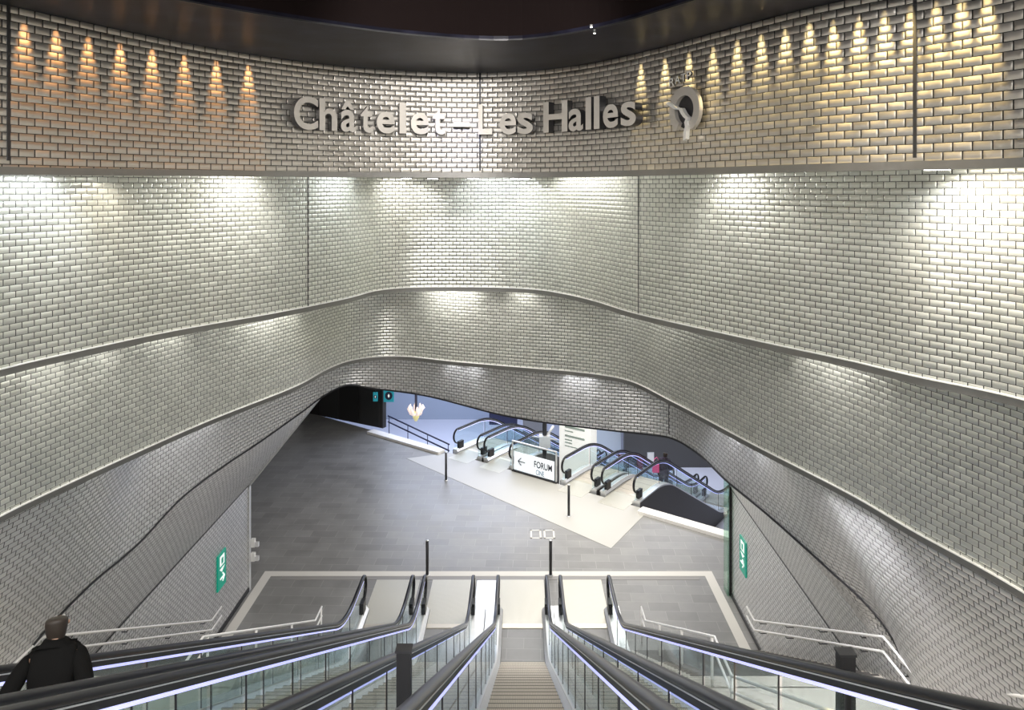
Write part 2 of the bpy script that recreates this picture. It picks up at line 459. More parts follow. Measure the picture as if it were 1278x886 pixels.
# jambs at the end of the walls
mb = MB(); mb.box(-7.36, -7.27, 19.22, 19.33, FL, -8.02)
mb.prism([(-7.36, -8.05), (-7.27, -8.05), (-5.18, -5.45), (-5.25, -5.38)], (0, 19.22, 0), (1, 0, 0), (0, 0, 1), (0, .1, 0))
tag(mb.build('trim_20', M_STEEL), 'pale metal edge at the end of the lower left wall', 'trim', kind='structure')
mb = MB(); mb.box(5.60, 5.70, 18.98, 19.06, FL, -7.95)
tag(mb.build('trim_21', M_BLACK), 'black edge at the end of the lower right wall', 'trim', kind='structure')
mb = MB(); mb.box(5.535, 5.585, 18.98, 19.30, FL, -7.6)
tag(mb.build('trim_22', M_GGLASS), 'green glass fin at the end of the lower right wall', 'trim', kind='structure')
for k, (x, ya, yb, lab) in enumerate(((-7.3, 11.5, 19.2, 'left'), (5.65, 11.5, 18.9, 'right'))):
    sg = 1 if x < 0 else -1
    mb = MB(); mb.box(min(x, x + sg * .012), max(x, x + sg * .012), ya, yb, -8.015, -7.985)
    tag(mb.build('trim_%d' % (30 + k), M_DARKMET), 'dark panel joint along the lower %s wall' % lab, 'trim', kind='structure')
# skirting lines at floor
for k, (x, lab) in enumerate(((-7.3, 'left'), (5.65, 'right'))):
    s = 1 if x < 0 else -1
    mb = MB(); mb.box(min(x, x + s * .03), max(x, x + s * .03), 16.3, 19.2 if x < 0 else 18.95, FL, FL + .10)
    tag(mb.build('baseboard_' + lab, M_BLACK), 'black skirting at the foot of the lower %s wall' % lab, 'baseboard', kind='structure')

# soffit between upper and second ribbon (white), thin slab
def resample(P, n):
    L = [0.]
    for i in range(1, len(P)): L.append(L[-1] + (P[i].xy - P[i - 1].xy).length)
    out = []; j = 0
    for k in range(n + 1):
        s = L[-1] * k / n
        while j < len(L) - 2 and L[j + 1] < s: j += 1
        d = L[j + 1] - L[j]; out.append(P[j].lerp(P[j + 1], min(1, (s - L[j]) / d if d else 0)))
    return out
a_, b_ = resample(A, 160), resample(B, 160)
mb = MB(); fr = []
for p, q in zip(a_, b_):
    d = (q.xy - p.xy).normalized() * .08
    fr.append([(p.x + d.x, p.y + d.y, p.z + .035), (q.x + d.x, q.y + d.y, .235), (q.x + d.x, q.y + d.y, .33), (p.x + d.x, p.y + d.y, .33)])
mb.sweep(fr)
tag(mb.build('ceiling_ledge', M_SOFFIT), 'white recess soffit behind the lower edge of the uppermost band', 'ceiling', kind='structure')
# dark oval soffit overhead
IN = catmull([(-5.2, -2, 0), (-4.9, 2, 0), (-4.2, 4.6, 0), (-3.5, 6.2, 0), (-2.5, 7.25, 0), (-1.2, 8.15, 0), (-.1, 8.42, 0), (.75, 7.9, 0), (1.62, 6.63, 0), (2.6, 4.7, 0), (3.4, 2, 0), (3.6, -2, 0)])
a_, b_ = resample(A, 140), resample(IN, 140)
mb = MB(); fr = []
for p, q in zip(a_, b_):
    nn = (p.xy - q.xy).normalized()
    fr.append([(p.x + nn.x * .06, p.y + nn.y * .06, 1.722), (q.x, q.y, 1.75), (q.x, q.y, 1.80), (p.x + nn.x * .3, p.y + nn.y * .3, 2.5), (p.x + nn.x * .3, p.y + nn.y * .3, 1.722)])
mb.sweep(fr)
tag(mb.build('ceiling_oval_soffit', M_CEIL), 'dark glossy oval soffit above the station name', 'ceiling', kind='structure')
mb = MB(); fr = []
for q in b_:
    fr.append([(q.x, q.y - .004, 1.742), (q.x, q.y - .02, 1.742), (q.x, q.y - .02, 1.760), (q.x, q.y - .004, 1.760)])
mb.sweep(fr)
tag(mb.build('trim_23', M_DARKMET), 'thin metal bead along the inner edge of the dark oval soffit', 'trim', kind='structure')
mb = MB(); fr = []
for p, q in zip(a_, b_): fr.append([(q.x, q.y, 1.80), (q.x + (p.x - q.x) * .1, q.y + (p.y - q.y) * .1, 1.80), (q.x + (p.x - q.x) * .1, q.y + (p.y - q.y) * .1, 2.5), (q.x, q.y, 2.5)])
mb.sweep(fr); tag(mb.build('ceiling_rim', M_CEIL2), 'dark vertical rim of the oval ceiling recess', 'ceiling', kind='structure')
mb = MB(); mb.box(-7, 6, -2, 11, 2.5, 2.6)
tag(mb.build('ceiling', M_CEIL2), 'dark ceiling above the escalator hall', 'ceiling', kind='structure')

# ------------------------------------------------------------------ station name letters
def at_col(P, xpix):
    best = None
    for i in range(len(P) - 1):
        if P[i].y < 1: continue
        xa = CXP + F_PX * P[i].x / P[i].y; xb = CXP + F_PX * P[i + 1].x / P[i + 1].y
        if (xa - xpix) * (xb - xpix) <= 0 and abs(xa - xb) < 200:
            t = (xpix - xa) / (xb - xa) if xb != xa else 0
            return P[i].lerp(P[i + 1], t), normal_in(P, i), tang(P, i)
    raise ValueError
def glyph_mesh(ch, depth=.03, bold=.02):
    cu = bpy.data.curves.new('glyph', 'FONT'); cu.body = ch; cu.size = 1.; cu.extrude = depth; cu.offset = bold
    cu.resolution_u = 6
    ob = bpy.data.objects.new('glyph', cu); COL.objects.link(ob)
    dg = bpy.context.evaluated_depsgraph_get(); dg.update()
    me = bpy.data.meshes.new_from_object(ob.evaluated_get(dg))
    bpy.data.objects.remove(ob)
    xs = [v.co.x for v in me.vertices]; ys = [v.co.y for v in me.vertices]
    return me, min(xs), max(xs), min(ys), max(ys)
def put_glyph(name, ch, P, x0, x1, zbase, size, mat, off=.13, depth=.06, bold=.02, parent=None, hscale=None):
    me, a, b, c, d = glyph_mesh(ch, depth / size, bold)
    p0, n0, t0 = at_col(P, x0); p1, n1, t1 = at_col(P, x1)
    mid, nn, tt = at_col(P, (x0 + x1) / 2)
    w = (p1.xy - p0.xy).length
    sx = w / (b - a); cx_ = (a + b) / 2
    t = (p1.xy - p0.xy).normalized(); n = Vector((t.y, -t.x))
    for v in me.vertices:
        lx = (v.co.x - cx_) * sx; lz = v.co.y * size; ld = v.co.z * size
        v.co = Vector((t.x * lx + n.x * (ld + off), t.y * lx + n.y * (ld + off), lz))
    me.materials.clear(); me.materials.append(mat); me.materials.append(M_DARKMET); me.name = name; me.update()
    for p in me.polygons: p.material_index = 0 if p.normal.dot(Vector((n.x, n.y, 0))) > .6 else 1  # dark sides stand in for the shadows around each letter
    o = bpy.data.objects.new(name, me); COL.objects.link(o)
    o.location = (mid.x, mid.y, zbase)
    if parent: o.parent = parent
    return o
S = .60
W1 = [('C', 359, 389), ('h', 392, 414), ('\u00e2', 420, 439), ('t', 446, 461), ('e', 467, 489), ('l', 496, 504), ('e', 511, 533), ('t', 539, 555)]
W2 = [('L', 599, 616), ('e', 628, 648), ('s', 652, 671)]
W3 = [('H', 688, 718), ('a', 721, 739), ('l', 743, 750), ('l', 754, 761), ('e', 766, 785), ('s', 789, 808)]
ordn = {1: 'first', 2: 'second', 3: 'third', 4: 'fourth', 5: 'fifth', 6: 'sixth', 7: 'seventh', 8: 'eighth'}
for W, word in ((W1, 'Ch\u00e2telet'), (W2, 'Les'), (W3, 'Halles')):
    for i, (ch, x0, x1) in enumerate(W):
        o = put_glyph('wall_letter', ch, A, x0, x1, .80, S, M_LETTER, bold=.022)
        tag(o, 'raised grey metal %s letter %s, %s in the word %s' % ('capital' if ch.isupper() else 'small', ch, ordn[i + 1], word), 'letter', 'station name letters')
o = put_glyph('wall_letter', '-', A, 566, 586, .80, S, M_LETTER, bold=.01)
tag(o, 'raised grey metal dash between Ch\u00e2telet and Les', 'dash', 'station name letters')
# round operator emblem: lettering above a ring crossed by a face profile
pc, nc, tc_ = at_col(A, 862)
p0, _, _ = at_col(A, 843); p1, _, _ = at_col(A, 881)
t2 = (p1.xy - p0.xy).normalized(); n2 = Vector((t2.y, -t2.x)); Rw = (p1.xy - p0.xy).length / 2
emb = empty('wall_emblem', (pc.x, pc.y, .90)); tag(emb, 'round metal operator emblem with RATP lettering above a ring and profile', 'emblem')
Rz = .27
def wl(u, z, d): return (t2.x * u + n2.x * d, t2.y * u + n2.y * d, z)
mb = MB(); fr = []
for k in range(49):
    a = math.radians(-62 + (238 + 62) * k / 48) if True else 0
    wd = .16 * Rw / .3 * (0.55 + .45 * math.sin(PI * k / 48))
    ro, ri = 1., 1. - .38
    c, s = math.cos(a), math.sin(a)
    fr.append([wl(Rw * ro * c, Rz * ro * s, .10), wl(Rw * ri * c, Rz * ri * s, .10), wl(Rw * ri * c, Rz * ri * s, .05), wl(Rw * ro * c, Rz * ro * s, .05)])
mb.sweep(fr); mb.build('ring', M_LETTER, emb)
mb = MB(); mb.prism([(Rw * .8 * math.cos(2 * PI * k / 28), Rz * .8 * math.sin(2 * PI * k / 28)) for k in range(28)], (n2.x * .03, n2.y * .03, 0), (t2.x, t2.y, 0), (0, 0, 1), (n2.x * .02, n2.y * .02, 0)); mb.build('shade_disc', M_DARKMET, emb)  # dark disc added in place of the shade inside the ring
prof_ = [(-1.05, .42), (-.75, .26), (-.45, .10), (-.15, .06), (.0, -.14), (.14, -.28), (.30, -.38), (.22, -.52), (.26, -.70), (.16, -.95), (.14, -1.28)]
mb = MB(); fr = []
for i, (u, z) in enumerate(prof_):
    wv = .085
    fr.append([wl(u * Rw - wv * Rw, z * Rz - .008, .125), wl(u * Rw + wv * Rw, z * Rz + .008, .125), wl(u * Rw + wv * Rw, z * Rz + .008, .07), wl(u * Rw - wv * Rw, z * Rz - .008, .07)])
mb.sweep(fr); mb.build('face_profile', M_LIP, emb)
for ch, x0, x1, dz in (('R', 847, 853.5, .0), ('A', 854, 861, .012), ('T', 862, 868, .024), ('P', 869, 875, .034)):
    o = put_glyph('emblem_letter', ch, A, x0, x1, 0, .13, M_LIP, off=.13, depth=.012, bold=.01)
    o.location = o.location - Vector((pc.x, pc.y, 0)) + Vector((0, 0, .295 + dz)); o.parent = emb

# ------------------------------------------------------------------ escalators
TAN = .577
def fillet(pts, rad, n=10):
    out = [Vector(pts[0])]
    for i in range(1, len(pts) - 1):
        a, b, c = Vector(pts[i - 1]), Vector(pts[i]), Vector(pts[i + 1])
        d1 = (a - b).normalized(); d2 = (c - b).normalized()
        for k in range(n + 1):
            t = k / n; p = b + d1 * rad * (1 - t) ** 2 + d2 * rad * t ** 2   # quadratic blend
            out.append(p)
    out.append(Vector(pts[-1])); return out
def densify(pts, step):
    out = []
    for i in range(len(pts) - 1):
        L = (pts[i + 1] - pts[i]).length; n = max(1, int(math.ceil(L / step)))
        for k in range(n): out.append(pts[i].lerp(pts[i + 1], k / n))
    out.append(pts[-1]); return out
def escalator(name, loc, rz, H, Lb, Lt, label, group, oL=.77, oR=.77, comb=.8, plate=(-1.35, .8), rails_led=True, truss=None, panel=1.45):
    root = empty(name, loc, rz); tag(root, label, 'escalator', group)
    run = H / TAN; S1 = Lb; S2 = Lb + run; S3 = S2 + Lt
    HR = .97
    base = fillet([(.12, 0), (S1, 0), (S2, H), (S3 - .12, H)], .9)      # (s, z)
    main = fillet([(.30, HR), (S1, HR), (S2, H + HR), (S3 - .30, H + HR)], .9)
    def loop(s0, sg, z0):
        c = (s0 + sg * .30, z0 + HR - .30); o = []
        for k in range(13):
            a = PI / 2 + PI * k / 12; o.append(Vector((c[0] + sg * .30 * math.cos(a), c[1] + .30 * math.sin(a))))
        o.append(Vector((c[0] + sg * .25, c[1] - .30))); return o
    L0 = loop(0, 1, 0)[::-1]; L1 = loop(S3, -1, H)
    rail = L0[:-1] + densify(main, .5) + L1[1:]
    def frame2(pts, i):
        t = (pts[min(i + 1, len(pts) - 1)] - pts[max(i - 1, 0)]).normalized(); return t, Vector((-t.y, t.x))
    sec = [(-.040, -.012), (-.040, .014), (-.026, .028), (.026, .028), (.040, .014), (.040, -.012), (.028, -.020), (-.028, -.020)]
    for side in (-1, 1):
        X = side * .62
        mb = MB(); fr = []
        for i, p in enumerate(rail):
            t, n = frame2(rail, i)
            fr.append([(X + sx, p.x + n.x * sn, p.y + n.y * sn) for sx, sn in sec])
        mb.sweep(fr, smooth=True); mb.build('handrail', M_RUBBER, root)
        # steel guide under the belt with light strip
        mn = densify(main, .5)
        mb = MB(); fr = []
        for i, p in enumerate(mn):
            t, n = frame2(mn, i)
            fr.append([(X + a, p.x + n.x * b, p.y + n.y * b) for a, b in ((-.022, -.080), (-.022, -.015), (.022, -.015), (.022, -.080))])
        mb.sweep(fr); mb.build('rail_guide', M_BLACK, root)
        mb = MB(); fr = []
        for i, p in enumerate(mn):
            t, n = frame2(mn, i)
            fr.append([(X + a, p.x + n.x * b, p.y + n.y * b) for a, b in ((-.027, -.036), (-.027, -.027), (.027, -.027), (.027, -.036))])
        mb.sweep(fr); mb.build('guide_strip', M_STEELL, root)
        if rails_led:
            mb = MB(); fr = []
            for i, p in enumerate(mn):
                t, n = frame2(mn, i); q = -side
                fr.append([(X + q * a, p.x + n.x * b, p.y + n.y * b) for a, b in ((.004, -.106), (.004, -.081), (.022, -.081), (.022, -.106))])
            mb.sweep(fr); mb.build('light_strip', M_LED, root)
        # glass panels
        dm = densify(main, .1); acc = 0; start = 0; Ls = [0]
        for i in range(1, len(dm)): Ls.append(Ls[-1] + (dm[i] - dm[i - 1]).length)
        tot = Ls[-1]; npan = max(1, round(tot / panel)); pw = tot / npan
        def flz(s):
            # floor profile height at s
            for i in range(len(base) - 1):
                if base[i].x <= s <= base[i + 1].x:
                    d = base[i + 1].x - base[i].x
                    return base[i].y + (base[i + 1].y - base[i].y) * ((s - base[i].x) / d if d else 0)
            return 0 if s < S1 else H
        for k in range(npan):
            idx = [i for i in range(len(dm)) if k * pw - 1e-6 <= Ls[i] <= (k + 1) * pw + 1e-6]
            if len(idx) < 2: continue
            pts = [dm[i] for i in idx]
            pts[0] = pts[0].lerp(pts[1], .07) if k else pts[0]; pts[-1] = pts[-1].lerp(pts[-2], .07) if k < npan - 1 else pts[-1]
            if k == 0: pts = [Vector((.06, HR - .30)), Vector((.12, HR - .14))] + pts
            if k == npan - 1: pts = pts + [Vector((S3 - .12, H + HR - .14)), Vector((S3 - .06, H + HR - .30))]
            fr = []
            for p in pts:
                zt = p.y - .045; zb_ = flz(p.x) + .13
                fr.append([(X - .006, p.x, zb_), (X - .006, p.x, zt), (X + .006, p.x, zt), (X + .006, p.x, zb_)])
            mb = MB(); mb.sweep(fr); gp = mb.build('glass_panel', M_GLASS, root)
            if k < npan - 1:
                p = pts[-1]; mb = MB(); mb.box(X - .007, X + .007, p.x - .004, p.x + .004, flz(p.x) + .14, p.y - .05); mb.build('panel_seal', M_DARKMET, gp)
        # deck and skirt
        o = oL if side < 0 else oR
        db = densify(base, .5)
        mb = MB(); fr = []
        for p in db:
            poly = [(.505, -.16), (.505, .07), (.585, .15), (o, .15), (o, -.30)]
            fr.append([(side * a, p.x, p.y + b) for a, b in poly])
        mb.sweep(fr); mb.build('side_deck', M_STEEL, root)
        if truss is not None:
            mb = MB(); fr = []
            for p in db: fr.append([(side * a, p.x, p.y + b) for a, b in ((o - .02, .10), (o + .012, .10), (o + .012, -1.15), (o - .02, -1.15))])
            mb.sweep(fr); mb.build('side_cladding', M_CLAD, root)
        mb = MB(); fr = []
        for p in db: fr.append([(side * a, p.x, p.y + b) for a, b in ((.497, .045), (.497, .060), (.507, .062), (.507, .045))])
        mb.sweep(fr); mb.build('skirt_brush', M_BLACK, root)
        mb = MB(); fr = []
        for p in db: fr.append([(side * a, p.x, p.y + b) for a, b in ((.572, .150), (.572, .163), (.592, .163), (.592, .150))])
        mb.sweep(fr); mb.build('skirt_edge', M_LIP, root)
        # black inlet boxes where the belt enters the newel
        for s_, z_ in ((.40, .22), (S3 - .40, H + .22)):
            mb = MB(); mb.box(X - .055, X + .055, s_ - .17, s_ + .12, z_ - .09, z_ + .20)
            mb.build('handrail_inlet', M_BLACK, root)
    if truss:
        mb = MB(); fr = []
        for p in densify(base, .8): fr.append([(x_, p.x, p.y + b) for x_, b in ((-.50, -.9), (-.50, -.32), (.50, -.32), (.50, -.9))])
        mb.sweep(fr); mb.build('truss', truss, root)
    else:
        mb = MB(); fr = []
        for p in densify(base, .8): fr.append([(x_, p.x, p.y + b) for x_, b in ((-.50, -.8), (-.50, -.36), (.50, -.36), (.50, -.8))])
        mb.sweep(fr); mb.build('truss', M_DARKMET, root)
    # steps
    mb = MB(); mb.box(-.497, .497, 0, .392, -.19, 0, 0); mb.box(-.497, .497, -.003, .006, -.19, .0012, 1)
    st = mb.build('step', [M_STEP, M_DARKMET], root)
    first = True
    s = comb
    while s < S3 - comb:
        mid = s + .2
        z = 0 if mid < S1 - .2 else (H if mid > S2 + .2 else min(H, max(0, (mid - S1) * TAN)))
        c = st if first else st.copy()
        if not first: COL.objects.link(c); c.parent = root
        c.location = (0, s, z - .005); first = False; s += .4
    for (a, b, z, nm) in ((plate[0], comb - .14, .012, 0), (S3 - comb + .14, S3 - plate[0], H + .012, 1)):
        mb = MB(); mb.box(-.60, .60, a, min(.3, b) if nm == 0 else b, z - .03, z) if False else mb.box(-.50, .50, a, b, z - .03, z)
        if nm == 0: mb.box(-.60, -.50, a, .14, z - .03, z); mb.box(.50, .60, a, .14, z - .03, z)
        mb.build('landing_plate', M_PLATE, root)
        c0, c1 = (comb - .14, comb + .02) if nm == 0 else (S3 - comb - .02, S3 - comb + .14)
        mb = MB(); mb.box(-.498, .498, c0, c1, z - .03, z + .004)
        mb.build('comb', M_COMB, root)
    return root
# near escalators descend towards the passage: bottom newel tips at Y=18.4
gapn = 'escalators going down to the passage'
near = [(-3.34, .95, .768, 'left-hand escalator, outermost beside the left stairs'), (-1.79, .768, .925, 'second escalator from the left, its landing beside the black box'),
        (.08, .925, .788, 'middle escalator seen straight down its steps'), (1.67, .788, .88, 'right-hand escalator, outermost beside the right stairs')]
for x, l, r, lab in near:
    # local +s points to -Y, so local +x is world -X
    escalator('escalator', (x, 18.4, FL), PI, FL * -1 - 1.5, 2.2, 2.0, lab, gapn, oL=r, oR=l, comb=.8)
# steel infill plates on the landing between escalators
# far escalators
Ux, Uy = .809, -.588; Vx, Vy = .588, .809; P0 = (-2.75, 29.2)
H2 = 3.4; Lb2, Lt2 = 1.7, 2.3; tot = Lb2 + H2 / TAN + Lt2
labs = ['far escalator bank, leftmost beside the white kerb', 'far escalator bank, second from left, beside the glass sign screen', 'far escalator bank, directly right of the glass sign screen', 'far escalator bank, rightmost beside the dark void']
for t, lab in zip((.71, 2.31, 5.95, 7.61), labs):
    top = Vector((P0[0] + Ux * t, P0[1] + Uy * t, 0)); bot = top + Vector((Vx, Vy, 0)) * tot
    ang = math.atan2(-Vy, -Vx) - PI / 2
    escalator('escalator', (bot.x, bot.y, FL - H2), ang, H2, Lb2, Lt2, lab, 'escalators in the far bank', oL=.76 if t < 7 else .8, oR=.76, comb=.8, plate=(-.5, .8), truss=M_DARKMET, panel=1.7)

# ------------------------------------------------------------------ floor, void, stairs
mb = MB()
fp = [(-30, 16.2), (13, 16.2), (13, 17.75), (-6.3, 31.78), (-9.6, 34.1), (-30, 50)]
mb.prism(fp, (0, 0, FL - .4), (1, 0, 0), (0, 1, 0), (0, 0, .4))
tag(mb.build('floor', M_FLOOR), 'grey stone tiled floor of the passage', 'floor', kind='structure')
mb = MB(); mb.box(-30, 30, 17, 60, FL - H2 - .3, FL - H2)
tag(mb.build('floor_lower', M_LOWFL), 'pale floor of the level below the far escalators', 'floor', kind='structure')
def floor_patch(name, poly, mat, label, z=.006, cat='floor strip'):
    mb = MB(); mb.prism(poly, (0, 0, FL), (1, 0, 0), (0, 1, 0), (0, 0, z))
    return tag(mb.build(name, mat), label, cat, kind='structure')
floor_patch('floor_strip_front', [(-6.95, 19.95), (5.2, 19.95), (5.2, 20.2), (-6.95, 20.2)], M_STRIP, 'pale stone strip across the floor before the escalators')
floor_patch('floor_strip_dark', [(-6.6, 19.76), (5.0, 19.76), (5.0, 19.94), (-6.6, 19.94)], pmat('dark_inlay', (.25, .24, .23), .5), 'darker inlay beside the pale floor strip')
floor_patch('floor_strip_left', [(-7.2, 16.5), (-6.95, 16.5), (-6.95, 20.2), (-7.2, 20.2)], M_STRIP, 'pale stone border along the foot of the left wall')
floor_patch('floor_strip_right', [(5.2, 16.5), (5.45, 16.5), (5.45, 20.2), (5.2, 20.2)], M_STRIP, 'pale stone border along the foot of the right wall')
for xa, xb in ((-1.18, -1.10),): pass
# pale landing plates between neighbouring escalators
floor_patch('floor_median', [(-1.16, 18.35), (-.55, 18.35), (-.55, 19.74), (-1.16, 19.74)], M_STEELL, 'steel floor infill between the middle escalators')
# landing area before the far bank (pale metal)
def uv_pt(t, v): return (P0[0] + Ux * t + Vx * v, P0[1] + Uy * t + Vy * v)
floor_patch('floor_landing', [uv_pt(-1.1, -1.5), uv_pt(9.0, -3.0), uv_pt(8.8, .0), uv_pt(-.1, .0)], pmat('pale_landing', (.44, .43, .40), .5, .1), 'pale landing plates before the far escalators', z=.008)
# void kerbs
def kerb(t0, t1, label):
    mb = MB(); mb.prism([uv_pt(t0, -.45), uv_pt(t1, -.45), uv_pt(t1, -.05), uv_pt(t0, -.05)], (0, 0, FL), (1, 0, 0), (0, 1, 0), (0, 0, .10))
    return tag(mb.build('trim_kerb', M_KERB), label, 'kerb', kind='structure')
kerb(-4.6, -.35, 'white stone kerb at the far floor edge left of the escalators')
kerb(8.6, 13.2, 'white stone kerb at the floor edge right of the escalators')
# wall of the void under the floor edge
mb = MB(); mb.prism([uv_pt(-4.6, .05), uv_pt(14, .05), uv_pt(14, .25), uv_pt(-4.6, .25)], (0, 0, FL - H2), (1, 0, 0), (0, 1, 0), (0, 0, H2 - .42))
tag(mb.build('wall_void', M_HALLW), 'grey wall under the far floor edge', 'wall', kind='structure')

def staircase(name, x0, x1, label):
    mb = MB(); pts = []
    def flight(y0, z0, y1, z1):
        n = int(round((z1 - z0) / .165)); dy = (y0 - y1) / n; dz = (z1 - z0) / n
        for i in range(n):
            ya = y0 - i * dy; za = z0 + (i + 1) * dz
            mb.box(x0, x1, ya - dy - .02, ya, za - .35, za, 0)
            mb.box(x0 + .05, x1 - .05, ya - .045, ya + .003, za - .03, za + .003, 1)
    flight(16.5, FL, 10.8, -7.55)
    mb.box(x0, x1, 9.75, 10.8, -7.9, -7.55, 0)
    flight(9.75, -7.55, -.7, -1.5)
    return tag(mb.build(name, [M_STAIR, M_NOSE]), label, 'stairs', kind='structure')
staircase('stairs_left', -7.28, -4.35, 'pale stone stairs between the left wall and the escalators')
staircase('stairs_right', 2.60, 5.63, 'pale stone stairs between the right wall and the escalators')
mb = MB(); mb.box(-7.3, 5.65, -2.5, -.72, -1.9, -1.5)
tag(mb.build('floor_upper', M_FLOOR), 'upper landing floor at the head of the escalators', 'floor', kind='structure')

def stair_rail(X, side, label, posts=False):
    root = empty('stair_handrail', (X, 0, 0)); tag(root, label, 'handrail', 'double handrails of the stairs')
    for dz in (0., -.22):
        z = -10.0 + dz
        pts = [(0, 17.05, z), (0, 16.5, z), (0, 10.65, z + 3.3), (0, 9.8, z + 3.3), (0, 1.2, z + 3.3 + 8.6 * .577)]
        mb = MB(); mb.tube(pts, .021, 8)
        mb.build('rail', M_RAILS, root)
    for y in ([17.0, 14.8, 12.8, 10.8, 9.8, 8, 6, 4, 2] if posts else [16.2, 14.6, 13.0, 11.4, 10.2, 8.6, 7.0, 5.4, 3.8]):
        z = -10.0 if y > 16.5 else (-10.0 + (16.5 - y) * .564 if y > 10.65 else (-6.7 if y > 9.8 else -6.7 + (9.8 - y) * .577))
        if posts:
            mb = MB(); mb.tube([(0, y, stairz(y) - .05), (0, y, z)], .022, 8); mb.build('post', M_RAILS, root)
        else:
            for dz in (0, -.22):
                mb = MB(); mb.tube([(0, y, z + dz - .01), (side * .04, y, z + dz - .06), (side * (.13 if X < 0 else .18), y, z + dz - .06)], .009, 6)
                mb.build('bracket', M_DARKMET, root)
stair_rail(-7.12, -1, 'double handrail fixed to the lower left steel wall')
stair_rail(5.44, 1, 'double handrail fixed to the lower right steel wall')
stair_rail(2.92, 1, 'freestanding double handrail on posts beside the right-hand escalator', True)
stair_rail(-4.72, 1, 'freestanding double handrail on posts beside the left-hand escalator', True)

# ------------------------------------------------------------------ posts, boxes
def bollard(x, y, label, h=.97, g='slim grey barrier posts'):
    root = empty('bollard', (x, y, FL)); tag(root, label, 'post', g)
    mb = MB(); mb.tube([(0, 0, 0), (0, 0, h)], .042, 12); mb.build('shaft', M_DARKMET, root)
    mb = MB(); mb.tube([(0, 0, 0), (0, 0, .02)], .07, 14); mb.build('base_plate', M_STEEL, root)
    mb = MB(); mb.tube([(0, 0, h), (0, 0, h + .012)], .044, 12); mb.build('cap', M_STEEL, root)
bollard(-2.58, 20.0, 'slim dark post behind the left pair of escalators')
bollard(.88, 20.0, 'slim dark post behind the right pair of escalators')
bollard(-2.72, 26.5, 'slim post at the right end of the far left white kerb', 1.04)
bollard(1.64, 23.6, 'slim post before the far escalators, right of the sign screen', 1.04)
def blackbox(x, y, zt, h, w, label):
    root = empty('deck_box', (x, y, zt - h)); tag(root, label, 'box', 'black upright boxes on the escalator decks')
    mb = MB(); mb.box(-w / 2, w / 2, -w * .35, w * .35, 0, h); mb.build('housing', M_BLACK, root)
    mb = MB(); mb.box(-w / 2 - .008, w / 2 + .008, -w * .35 - .008, w * .35 + .008, h, h + .02); mb.build('cap', M_DARKMET, root)
blackbox(-.855, 5.3, -3.43, .93, .105, 'black upright box on the deck between the left and middle escalators')
blackbox(2.54, 5.55, -3.62, .90, .12, 'black upright box beside the right-hand escalator and stairs')

# exit signs on the lower walls
def exit_sign(x, y, z, s, label, flip):
    root = empty('exit_sign', (x, y, z)); tag(root, label, 'sign', 'green exit signs')
    mb = MB(); mb.box(min(0, s * .03), max(0, s * .03), -.24, .24, -.43, .43); mb.build('panel', M_GREEN, root)
    f = s * .034
    mb = MB(); mb.box(min(s * .03, f), max(s * .03, f), -.13, .13, .12, .36)
    mb.build('door_symbol', M_PICT, root)
    mb = MB(); mb.box(min(f, f + s * .003), max(f, f + s * .003), -.05, .06, .16, .30); mb.build('figure_symbol', M_GREEN, root)
    mb = MB(); mb.prism([(-.15, .06), (.15, .06), (-.02, -.04)], (f - s * .004, 0, 0), (0, 1, 0), (0, 0, 1), (s * .006, 0, 0))
    mb.build('wedge_symbol', M_PICT, root)
    mb = MB(); d = 1 if flip else -1
    for a, b in (((-.12 * d, -.18), (.12 * d, -.18)), ((-.12 * d, -.18), (-.02 * d, -.08)), ((-.12 * d, -.18), (-.02 * d, -.28))):
        mb.tube([(f, a[0], a[1]), (f, b[0], b[1])], .018, 6)
    mb.build('arrow_symbol', M_PICT, root)
exit_sign(-7.3, 17.45, -9.33, 1, 'green exit sign on the lower left wall beside the passage', False)
exit_sign(5.65, 17.95, -9.25, -1, 'green exit sign on the lower right wall beside the passage', True)
# white door holders at the left jamb
for z, lab in ((-9.62, 'upper white metal catch on the end of the left wall'), (-10.0, 'lower white metal catch on the end of the left wall')):
    root = empty('wall_catch', (-7.27, 19.36, z)); tag(root, lab, 'catch')
    mb = MB(); mb.box(0, .10, -.05, .05, -.11, .11); mb.build('plate', M_WHITE, root)
    mb = MB(); mb.box(.10, .20, -.04, .04, -.10, .02); mb.build('block', M_STEELL, root)

# inlaid floor pictogram
mb = MB()
for i in range(2):
    x0 = .35 + i * .42
    for (a, b, c, d) in ((x0, x0 + .34, 22.1, 22.15), (x0, x0 + .34, 22.6, 22.65), (x0, x0 + .05, 22.1, 22.65), (x0 + .29, x0 + .34, 22.1, 22.65)):
        mb.box(a, b, c, d, FL, FL + .004)
tag(mb.build('floor_marking', M_STRIP), 'pale square outlines inlaid in the tiled floor', 'floor marking', kind='structure')

